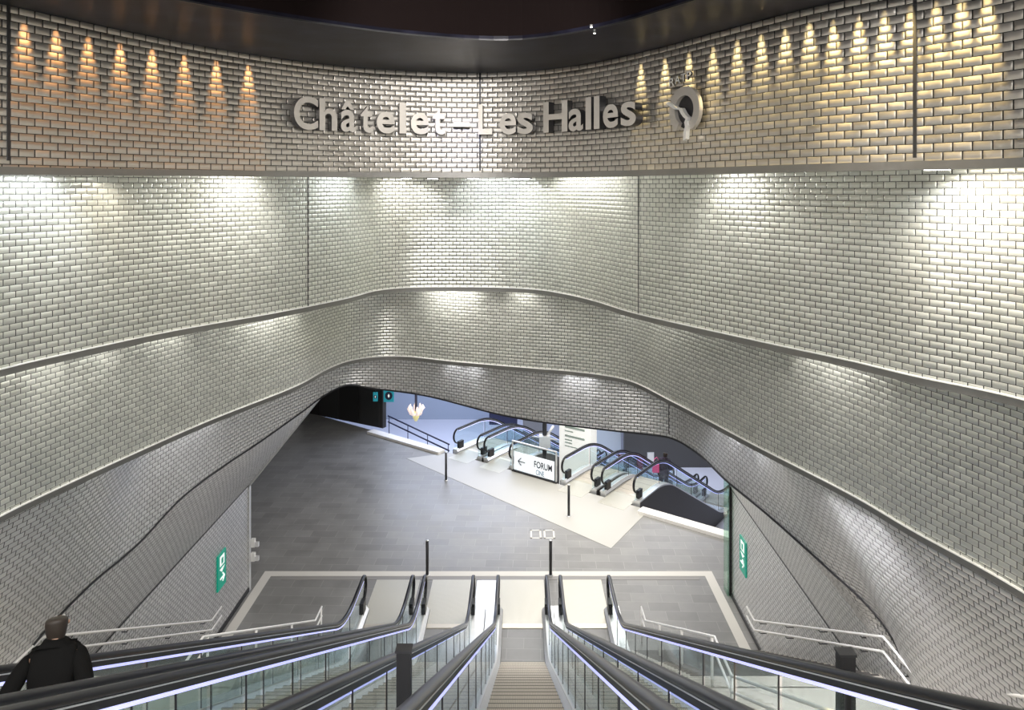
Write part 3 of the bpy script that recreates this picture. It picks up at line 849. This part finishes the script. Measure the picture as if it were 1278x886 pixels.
# ------------------------------------------------------------------ glass screen with the FORUM sign
scr = empty('sign_screen', (*uv_pt(4.10, -.02), FL), math.atan2(Uy, Ux)); tag(scr, 'glass screen between the far escalators with an arrow and the word FORUM', 'sign')
mb = MB(); mb.box(-1.0, 1.0, -.01, .01, .08, 1.15); mb.build('glass_pane', M_GLASS, scr)
mb = MB(); mb.box(-.92, .92, -.018, -.011, .10, .80); pan = mb.build('sign_panel', M_SIGNW, scr)
mb = MB(); mb.box(-1.02, 1.02, -.03, .03, 0, .08); mb.build('base_rail', M_DARKMET, scr)
mb = MB(); mb.box(-1.02, 1.02, -.025, .025, 1.15, 1.19); mb.build('top_rail', M_STEELL, scr)
for s in (-1, 1):
    mb = MB(); mb.box(s * 1.0 - .02, s * 1.0 + .02, -.025, .025, 0, 1.17); mb.build('post', M_STEEL, scr)
def flat_text(txt, x, z, size, mat, parent, name, y=-.020, sx=1., bold=.0):
    me, a, b, c, d = glyph_mesh(txt, .003, bold)
    for v in me.vertices: v.co = Vector((x + (v.co.x - a) * size * sx, y - v.co.z, z + v.co.y * size))
    me.materials.clear(); me.materials.append(mat); me.name = name
    o = bpy.data.objects.new(name, me); COL.objects.link(o); o.parent = parent; return o
flat_text('FORUM', .02, .40, .34, M_INK, scr, 'lettering', sx=.72, bold=.015)
flat_text('CINE', .10, .14, .26, pmat('sign_blue_ink', (.02, .12, .25), .5), scr, 'lettering', sx=.66, bold=.0)
mb = MB()
for a, b in (((-.72, .46), (-.40, .46)), ((-.72, .46), (-.58, .60)), ((-.72, .46), (-.58, .32))):
    mb.tube([(a[0], -.022, a[1]), (b[0], -.022, b[1])], .016, 6)
mb.build('arrow', M_INK, scr)

# ------------------------------------------------------------------ the hall beyond
def wallbox(name, x0, x1, y0, y1, z0, z1, mat, label):
    mb = MB(); mb.box(x0, x1, y0, y1, z0, z1); return tag(mb.build(name, mat), label, 'wall', kind='structure')
LOW = FL - H2
wallbox('wall_blue', -12, 3.0, 44, 44.3, LOW, -5.0, M_BLUE, 'blue-lit wall at the far end of the hall')
wallbox('ceiling_hall', -30, 16, 19.6, 60, -4.5, -4.2, M_HALLW, 'grey ceiling of the hall beyond the passage')
wallbox('wall_hall_left', -20.3, -20, 14, 50, FL, -4.4, M_DARKW, 'dark left wall of the hall')
wallbox('wall_hall_back', 3.0, 14, 44, 44.3, LOW, -4.5, M_HALLW, 'grey wall behind the advertising block')
wallbox('wall_hall_right', 14, 14.3, 14, 50, LOW, -4.5, M_HALLW, 'right wall of the hall')
# dark door wall
mb = MB(); d = Vector((3.5, -1.9, 0)).normalized(); nn = Vector((-d.y, d.x, 0))
mb.obox(Vector((-8.35, 33.55, (FL - 4.5) / 2)), d * 2.55, nn * .12, Vector((0, 0, (-4.5 - FL) / 2)))
tag(mb.build('wall_dark_doors', M_DARKW), 'dark panelled wall at the far left of the passage', 'wall', kind='structure')
for k, off in enumerate((-1.9, -.65, .6, 1.8)):
    c = Vector((-8.35, 33.55, FL + 1.25)) + d * off - nn * .14
    mb = MB(); mb.obox(c, d * .56, nn * .02, Vector((0, 0, 1.2))); o = mb.build('door_%d' % (k + 1), pmat('door_black_%d' % k, (.02 + .012 * (k % 2),) * 3, .35))
    tag(o, ['dark door leaf, leftmost in the far dark wall', 'dark door leaf, second from left in the far dark wall', 'dark door leaf, third from left in the far dark wall', 'dark door leaf beside the blue-lit opening'][k], 'door', kind='structure')
# advertising block
ad = empty('poster_block', (*uv_pt(3.28, 3.0), LOW), math.atan2(Uy, Ux)); tag(ad, 'white poster block rising in the gap between the far escalators', 'poster wall')
mb = MB(); mb.box(0, 1.50, 0, .5, 0, 9.6); mb.build('poster_face', pmat('poster_white', (.85, .85, .82), .5, 0, (1, 1, .96), .30), ad)
M_LINE = pmat('poster_line', (.35, .42, .38), .5)
for i, (z, w, hh) in enumerate(((4.62, .5, .05), (4.45, .95, .09), (4.28, .40, .045), (4.08, .95, .08), (3.92, .35, .05), (3.80, .35, .05), (3.66, .6, .04))):
    mb = MB(); mb.box(.28, .28 + w, -.012, .0, z - hh / 2 - .05, z + hh / 2 - .05); mb.build('printed_line', M_LINE, ad)
wallbox('wall_pale_panel', 2.6, 5.38, 37.7, 37.9, LOW, -4.5, pmat('pale_blue_panel', (.62, .70, .80), .45), 'pale blue panel wall behind the white poster block')
wallbox('wall_dark_slab', 5.36, 13.9, 36.4, 36.7, LOW, -4.5, pmat('dark_slab', (.075, .075, .078), .5), 'dark wall slab right of the white poster block')
pp = empty('wall_notice', (6.70, 36.36, -13.78)); tag(pp, 'small pale notice on the dark wall slab', 'notice')
mb = MB(); mb.box(-.17, .17, -.03, .03, -.32, .32); mb.build('frame', M_STEEL, pp)
mb = MB(); mb.box(-.14, .14, -.04, -.03, -.29, .29); mb.build('sheet', M_WHITE, pp)
# dark bulkhead and column behind the far left escalators
wallbox('wall_bulkhead', -1.6, -.1, 38.0, 39.5, -12.6, -11.95, M_NAVY, 'dark bulkhead behind the far left escalators')
wallbox('wall_column', .2, 1.3, 38.0, 38.6, LOW, -4.5, M_HALLW, 'grey column behind the far escalators')
# mast with equipment
mast = empty('lamp_mast', (1.02, 28.6, LOW)); tag(mast, 'slim grey mast with fittings between the far escalators', 'mast')
mb = MB(); mb.tube([(0, 0, 0), (0, 0, 9.7)], .09, 12); mb.build('pole', M_DARKMET, mast)
mb = MB(); mb.box(-.22, .22, -.2, .2, 3.9, 4.35); mb.build('fitting_box', M_STEEL, mast)
mb = MB(); mb.tube([(.0, 0, 4.2), (.35, -.1, 4.75)], .05, 8); mb.build('arm', M_STEELL, mast)
mb = MB(); mb.tube([(-.5, 0, 4.3), (.5, -.1, 4.2)], .03, 8); mb.build('crossbar', M_STEEL, mast)
# void railing
vr = empty('void_railing', (0, 0, 0)); tag(vr, 'dark double railing before the blue-lit wall', 'railing')
for dz in (0, -.28):
    mb = MB(); mb.tube([(-6.25, 34.0, -10.85 + dz), (-3.1, 31.6, -11.35 + dz * 1.0)], .035, 8); mb.build('rail', M_NAVY, vr)
for k in range(4):
    t = k / 3; p = Vector((-6.2, 33.97, -10.85)).lerp(Vector((-3.15, 31.64, -11.35)), t)
    mb = MB(); mb.tube([(p.x, p.y, LOW), (p.x, p.y, p.z)], .02, 6); mb.build('post', M_NAVY, vr)
# hanging flower-shaped lamp
hl = empty('hanging_lamp', (-4.66, 32.2, -4.5)); tag(hl, 'hanging flower-shaped lamp with pale petals before the blue wall', 'lamp')
mb = MB(); mb.tube([(0, 0, 0), (0, 0, -5.7)], .06, 8); mb.build('stem', M_NAVY, hl)
mb = MB(); mb.tube([(0, 0, -5.55), (0, 0, -5.7), (0, 0, -5.85), (0, 0, -6.0)], [.08, .17, .14, .06], 10); mb.build('cup', M_PETAL2, hl)
for k in range(8):
    a = 2 * PI * k / 8 + .3; c, s = math.cos(a), math.sin(a)
    mb = MB(); mb.tube([(c * .05, s * .05, -5.75), (c * .22, s * .22, -5.65), (c * .34, s * .34, -5.42), (c * .30, s * .30, -5.28)], [.03, .08, .07, .02], 8)
    mb.build('petal', M_PETAL, hl)
# teal signs
def teal(x, y, z, w, h, label, rz=0):
    r = empty('hanging_sign', (x, y, z), rz); tag(r, label, 'sign')
    mb = MB(); mb.box(-w / 2, w / 2, -.03, .03, -h / 2, h / 2); mb.build('panel', M_TEAL, r)
    mb = MB(); mb.prism([(math.cos(2 * PI * k / 20) * w * .36, math.sin(2 * PI * k / 20) * w * .40) for k in range(20)], (0, -.031, 0), (1, 0, 0), (0, 0, 1), (0, -.006, 0)); mb.build('disc', M_NAVY, r)
    mb = MB(); mb.prism([(0, -.16 * h), (.10 * w, 0), (0, .16 * h), (-.10 * w, 0)], (0, -.037, 0), (1, 0, 0), (0, 0, 1), (0, -.005, 0)); mb.build('symbol', M_PICT, r)
    mb = MB(); mb.tube([(0, 0, h / 2), (0, 0, -4.5 - z)], .015, 6); mb.build('rod', M_DARKMET, r)
teal(-5.85, 32.0, -9.30, .46, .56, 'teal hanging sign beside the dark doors, before the blue wall')
teal(-6.45, 32.0, -9.35, .20, .40, 'narrow teal hanging sign before the dark doors')
# small ceiling spots in dark soffit
for (x, y, lab) in ((738, 33, 'tiny white spotlight in the dark soffit, the upper of two'), (742, 41, 'tiny white spotlight in the dark soffit, the lower of two')):
    Z = 1.74; Y = Z * F_PX / (HOR - y); X = (x - CXP) / F_PX * Y
    r = empty('soffit_spotlight', (X, Y, Z)); tag(r, lab, 'spotlight')
    mb = MB(); mb.tube([(0, 0, .02), (0, 0, -.006)], .016, 10); mb.build('ring', M_STEEL, r)
    mb = MB(); mb.tube([(0, 0, -.004), (0, 0, -.010)], .010, 10); mb.build('lens', M_LAMP, r)

# ------------------------------------------------------------------ people (skin modifier figures)
def skinned(name, nodes, edges, mat, parent=None, sub=2):
    me = bpy.data.meshes.new(name)
    me.from_pydata([n[:3] for n in nodes], edges, [])
    o = bpy.data.objects.new(name, me); COL.objects.link(o)
    md = o.modifiers.new('skin', 'SKIN'); md.use_smooth_shade = True
    if not me.skin_vertices: me.skin_vertices.new()
    for i, n in enumerate(nodes):
        r = n[3]; me.skin_vertices[0].data[i].radius = r if isinstance(r, tuple) else (r, r)
        me.skin_vertices[0].data[i].use_root = (i == 0)
    sb = o.modifiers.new('sub', 'SUBSURF'); sb.levels = sub; sb.render_levels = sub
    dg = bpy.context.evaluated_depsgraph_get(); dg.update()
    m2 = bpy.data.meshes.new_from_object(o.evaluated_get(dg)); bpy.data.objects.remove(o)
    m2.materials.clear(); m2.materials.append(mat); m2.name = name
    o = bpy.data.objects.new(name, m2); COL.objects.link(o)
    for p in m2.polygons: p.use_smooth = True
    if parent: o.parent = parent
    return o
def person(loc, rz, label, H=1.68, coat=M_COAT, lean=.12, larm=None, rarm=None, step=.0):
    k = H / 1.68
    root = empty('person', loc, rz); tag(root, label, 'person')
    root.scale = (k, k, k)
    Lh = larm or [(.24, .08, 1.10), (.20, .30, 1.00)]; Rh = rarm or [(-.25, .02, 1.10), (-.24, .10, .88)]
    ly = lean
    sh = 1.38; cy = lambda z: ly * (z - .9) / .5
    N = [(0, 0, .92, (.15, .11)), (0, cy(1.1), 1.10, (.14, .10)), (0, cy(1.3), 1.28, (.16, .11)), (0, cy(1.42), 1.42, (.07, .06)), (0, cy(1.5) + .01, 1.49, .055),
         (0, cy(1.58) + .02, 1.575, (.075, .092)), (0, cy(1.64) + .015, 1.635, (.070, .085)),
         (.10, .0, .86, .085), (.11, .03, .48, .055), (.11, .0 + step * .5, .10, .040), (.11, .16 + step * .5, .045, .035),
         (-.10, .0, .86, .085), (-.11, .03, .48, .055), (-.11, -.02, .10, .040), (-.11, .14, .045, .035),
         (.18, cy(1.36), 1.36, .055), (-.18, cy(1.36), 1.36, .055)]
    E = [(0, 1), (1, 2), (2, 3), (3, 4), (4, 5), (5, 6), (0, 7), (7, 8), (8, 9), (9, 10), (0, 11), (11, 12), (12, 13), (13, 14), (2, 15), (2, 16)]
    coatN, coatE = [], []
    for base, pts in ((15, Lh), (16, Rh)):
        prev = base
        for p, r in zip(pts, (.042, .030)):
            N.append((*p, r)); E.append((prev, len(N) - 1)); prev = len(N) - 1
        w = Vector(pts[-1]); d = (w - Vector(pts[-2])).normalized()
        sd = Vector((0, 0, 1)).cross(d); sd = sd.normalized() if sd.length > .1 else Vector((1, 0, 0))
        palm = w + d * .07; N.append((*palm, (.034, .018))); E.append((prev, len(N) - 1)); pi_ = len(N) - 1
        for j, (o_, ln) in enumerate(((-.030, .060), (-.010, .072), (.010, .068), (.030, .052))):
            a = palm + d * .035 + sd * o_; b = a + d * ln * .5 + Vector((0, 0, -.012)); c = b + d * ln * .35 + Vector((0, 0, -.026))
            for q in (a, b, c): N.append((*q, .0085))
            n0 = len(N) - 3; E += [(pi_, n0), (n0, n0 + 1), (n0 + 1, n0 + 2)]
        a = w + d * .03 - sd * .035; b = a + d * .03 - sd * .018; N += [(*a, .011), (*b, .009)]; E += [(pi_ - 0, len(N) - 2), (len(N) - 2, len(N) - 1)]
    body = skinned('body', N, E, M_SKIN, root)
    hy = cy(1.58) + .02
    # face: nose, eyes, mouth, ears on the head
    mb = MB(); mb.tube([(0, hy + .085, 1.600), (0, hy + .108, 1.570), (0, hy + .092, 1.558)], [.008, .014, .010], 8); mb.build('nose', M_SKIN, root)
    for s in (-1, 1):
        mb = MB(); mb.tube([(s * .030, hy + .070, 1.598), (s * .030, hy + .090, 1.598)], .011, 8); mb.build('eye', M_WHITE, root)
        mb = MB(); mb.tube([(s * .078, hy - .005, 1.60), (s * .084, hy - .012, 1.575)], [.018, .012], 8); mb.build('ear', M_SKIN, root)
    mb = MB(); mb.tube([(-.022, hy + .086, 1.532), (.022, hy + .086, 1.532)], .006, 6); mb.build('mouth', M_PINK, root)
    # coat
    cN = [(0, 0, .90, (.20, .15)), (0, cy(1.1), 1.10, (.18, .14)), (0, cy(1.3), 1.29, (.195, .14)), (0, cy(1.42), 1.43, (.105, .09)), (.19, cy(1.36), 1.37, .085), (-.19, cy(1.36), 1.37, .085), (0, 0, .72, (.20, .15))]
    cN.append((0, cy(1.5) - .01, 1.50, (.082, .078))); cE = [(0, 1), (1, 2), (2, 3), (2, 4), (2, 5), (0, 6), (3, 7)]
    for base, pts in ((4, Lh), (5, Rh)):
        prev = base
        for p, r in zip(pts, (.068, .052)): cN.append((*p, r)); cE.append((prev, len(cN) - 1)); prev = len(cN) - 1
    skinned('coat', cN, cE, coat, root)
    tN = [(0, 0, .88, (.16, .12)), (.10, .0, .82, .105), (.11, .03, .48, .078), (.11, .0 + step * .5, .12, .062), (-.10, .0, .82, .105), (-.11, .03, .48, .078), (-.11, -.02, .12, .062)]
    skinned('trousers', tN, [(0, 1), (1, 2), (2, 3), (0, 4), (4, 5), (5, 6)], M_JEAN, root)
    for s in (-1, 1):
        yy = step * .5 if s > 0 else -.02
        mb = MB(); mb.tube([(s * .11, yy - .07, .045), (s * .11, yy, .06), (s * .11, yy + .12, .045), (s * .11, yy + .19, .03)], [.035, .050, .044, .025], 10); mb.build('shoe', M_BLACK, root)
    hN = [(0, hy - .018, 1.655, (.090, .100)), (0, hy - .03, 1.615, (.098, .094)), (0, hy - .045, 1.56, (.092, .074)), (0, hy - .050, 1.50, (.078, .055)), (0, hy - .06, 1.45, (.06, .04))]
    skinned('hair', hN, [(0, 1), (1, 2), (2, 3), (3, 4)], M_HAIR, root)
    return root
yp = 5.05
person((-3.34, yp, -1.5 - TAN * yp - .16), math.radians(20), 'person in dark clothes riding the left-hand escalator, one arm on the handrail', H=1.42, lean=.22,
       larm=[(.30, -.06, 1.16), (.42, -.26, 1.02)], rarm=[(-.33, -.10, 1.17), (-.56, -.36, 1.03)])
tp = 7.61; sv = 4.0
q = uv_pt(tp, sv)
person((q[0] - .1, q[1], FL - (sv - 2.3) * TAN - .25), math.atan2(Vy, Vx) - PI / 2, 'person with a pink bag riding down the far rightmost escalator', H=1.70, coat=pmat('violet_coat', (.02, .014, .03), .9))
bag = empty('shoulder_bag', (q[0] - .42, q[1] - .10, FL - .25)); tag(bag, 'pink bag carried at the side of the person on the far escalator', 'bag')
mb = MB(); mb.box(-.14, .14, -.07, .07, 0, .34); bo = mb.build('pouch', M_PINK, bag)
bv = bo.modifiers.new('bevel', 'BEVEL'); bv.width = .03; bv.segments = 3
mb = MB(); mb.tube([(-.10, 0, .33), (-.06, 0, .52), (.04, 0, .60), (.08, 0, .52), (.10, 0, .33)], .012, 6); mb.build('strap', M_PINK, bag)

# ------------------------------------------------------------------ lights
def lamp(kind, loc, energy, color=(1, 1, 1), size=.1, rot=None, spot=None, blend=.6, target=None, sy=None, name='lamp'):
    l = bpy.data.lights.new(name, kind); l.energy = energy; l.color = color
    if kind == 'AREA':
        l.size = size
        if sy: l.shape = 'RECTANGLE'; l.size_y = sy
    else: l.shadow_soft_size = size
    if spot: l.spot_size = math.radians(spot); l.spot_blend = blend
    o = bpy.data.objects.new(name, l); COL.objects.link(o); o.location = loc
    if target is not None:
        o.rotation_euler = (Vector(target) - Vector(loc)).to_track_quat('-Z', 'Y').to_euler()
    elif rot: o.rotation_euler = rot
    return o
def fixture(P, xp, off, zc_, label, energy, color, w=.28, spot=95, aim=1.6, body=True, grp='downlights under the uppermost band', dist=None):
    p, n, t = at_col(P, xp)
    c = Vector((p.x + n.x * off, p.y + n.y * off, zc_))
    if body:
        r = empty('downlight', c, math.atan2(t.y, t.x)); tag(r, label, 'light fixture', grp)
        mb = MB(); mb.box(-w / 2, w / 2, -.06, .06, -.035, .0); mb.build('housing', M_BLACK, r)
        mb = MB(); mb.box(-w / 2 + .03, w / 2 - .03, -.04, .04, -.040, -.034); mb.build('lens', M_LAMP, r)
    lamp('SPOT', c - Vector((0, 0, .06)), energy, color, .07, spot=spot, blend=.9, target=(p.x + n.x * .06, p.y + n.y * .06, zc_ - aim), name='downlight_beam')
WW = (1., .97, .90)
cool = (.93, .98, 1.); warm = (1., .90, .74)
def pool(P, xp, zl, zp, off, e, col, label=None, grp=None, w=.26, spot=120, size=.09):
    """lamp placed so that the wall shows its glint at image column xp"""
    p, n, t = at_col(P, xp); v = (Vector((0, 0)) - p.xy).normalized()
    rr = 2 * n.dot(v) * n - v; k = off / max(.25, rr.dot(n))
    c = Vector((p.x + rr.x * k, p.y + rr.y * k, zl))
    if label:
        r = empty('downlight', c, math.atan2(t.y, t.x)); tag(r, label, 'light fixture', grp)
        mb = MB(); mb.box(-w / 2, w / 2, -.06, .06, -.035, .0); mb.build('housing', M_BLACK, r)
        mb = MB(); mb.box(-w / 2 + .03, w / 2 - .03, -.04, .04, -.040, -.034); mb.build('lens', M_LAMP, r)
    lamp('SPOT', c - Vector((0, 0, .07)), e, col, size, spot=spot, blend=1., target=(p.x, p.y, zp), name='downlight_beam')
G = 'downlights under the uppermost band'
for xp, lab, e, c, off in ((20, 'downlight under the ledge at the far left of the picture', 230, cool, .75),
                      (290, 'downlight under the ledge left of the panel joint', 300, WW, .9), (415, 'downlight under the ledge below the first letters', 130, cool, .9), (492, 'downlight under the ledge at the rounded left corner', 170, WW, .9),
                      (620, 'downlight under the ledge below the word Les', 330, cool, 1.2),
                      (752, 'downlight under the ledge below the word Halles', 300, WW, 1.), (925, 'downlight under the ledge below and right of the emblem', 130, WW, .8),
                      (1245, 'downlight under the ledge at the very right edge', 420, warm, .8)):
    pool(B, xp, .225, -.95, off, e * .66, c, lab, G, size=.16)
for xp, lab, e, c in ((130, 'downlight under the ledge, second from the left end', 70, warm), (666, 'downlight under the ledge at the rounded right corner', 60, WW),
                      (1190, 'large downlight under the ledge at the right end', 90, cool)):
    fixture(B, xp, .40, .225, lab, e, c, spot=140, aim=1.6)
for xp, e in ((40, 45), (110, 45), (200, 45), (315, 80), (345, 80), (548, 75), (566, 90), (585, 75), (655, 50), (800, 45), (840, 45), (1030, 40), (1070, 40)):
    pool(Cc, xp, -2.1, -3.1, .40, e, WW, size=.08)
for xp, e in ((195, 50), (222, 55), (250, 50), (570, 35), (595, 35), (715, 30), (735, 30), (905, 50), (930, 70), (955, 50), (1040, 100), (1066, 170), (1092, 120)):
    pool(DT, xp, -4.24, -5.5, .22, e, (.97, .96, 1.), size=.05)
lamp('SPOT', (-1.2, 3.0, 1.6), 150, (.22, .30, 1.), .05, spot=8, blend=.5, target=(-.98, 10.5, .72), name='blue_glint_fill')  # added unseen blue spot imitating a coloured reflection on the upper band
# row of added unseen warm spots imitating canopy reflections in the upper band
for i in range(len(A)):
    pass
def rowlamps(x0, x1, step, col, e, sp=28, zt=1.0):
    x = x0
    while x <= x1:
        try: p, n, t = at_col(A, x)
        except ValueError: break
        lamp('SPOT', (p.x + n.x * .05, p.y + n.y * .05, 1.70), e * (p.y / 8) ** .5, col, .02, spot=sp, blend=.9, target=(p.x, p.y, zt), name='stripe_fill_spot')
        x += step
rowlamps(30, 330, 40, (1., .48, .18), 260)
rowlamps(800, 1010, 30, (1., .78, .38), 340)
rowlamps(1040, 1262, 32, (1., .74, .32), 700, 22, .75)
# passage and hall light
lamp('AREA', (2.0, 23.2, -4.6), 600, (1, .95, .86), 6, rot=(0, 0, 0), sy=3, name='hall_panel')
lamp('AREA', (3.5, 29, -4.6), 400, (1, .97, .94), 6, rot=(0, 0, 0), sy=6, name='hall_panel')
lamp('AREA', (-3, 36.5, -4.6), 1500, (.70, .78, 1), 8, rot=(0, 0, 0), sy=5, name='hall_panel')
lamp('AREA', (8, 35, -4.6), 500, (.8, .85, 1), 5, rot=(0, 0, 0), name='hall_panel')
# general light of the escalator shaft: broad daylight falling in over the head of the escalators
lamp('AREA', (-.8, -5, 3.4), 1300, (1, .96, .90), 5, target=(-.5, 12, -4), sy=2, name='daylight_opening')
lamp('AREA', (-.8, 1.0, 2.35), 420, (1, .96, .92), 4, rot=(0, 0, 0), name='shaft_fill')  # added overhead fill that brightens the shaft
lamp('SPOT', (-.35, 5.2, 1.95), 330, (1, .96, .9), .05, spot=78, blend=.7, target=(-.6, 10.6, 1.0), name='letter_shadow_fill')  # added out-of-view spot to throw the letter shadows outwards
w = bpy.data.worlds.new('World'); SC.world = w; w.use_nodes = True
w.node_tree.nodes['Background'].inputs[0].default_value = (.88, .86, .84, 1)
w.node_tree.nodes['Background'].inputs[1].default_value = .60

# ------------------------------------------------------------------ camera
cam = bpy.data.cameras.new('camera'); co = bpy.data.objects.new('camera', cam); COL.objects.link(co)
cam.sensor_width = 36; cam.lens = 36 * F_PX / 1278
cam.shift_x = (639 - CXP) / 1278; cam.shift_y = -(443 - HOR) / 1278
co.location = (0, 0, 0); co.rotation_euler = (PI / 2, 0, 0)
cam.clip_start = .05; cam.clip_end = 200
SC.camera = co
SC.view_settings.view_transform = 'Standard'; SC.view_settings.look = 'None'
SC.view_settings.exposure = .28; SC.view_settings.gamma = 1; SC.view_settings.use_curve_mapping = False
SC.cycles.max_bounces = 8; SC.cycles.glossy_bounces = 5; SC.cycles.transparent_max_bounces = 24
SC.cycles.sample_clamp_indirect = 3; SC.cycles.sample_clamp_direct = 12
SC.cycles.use_denoising = True
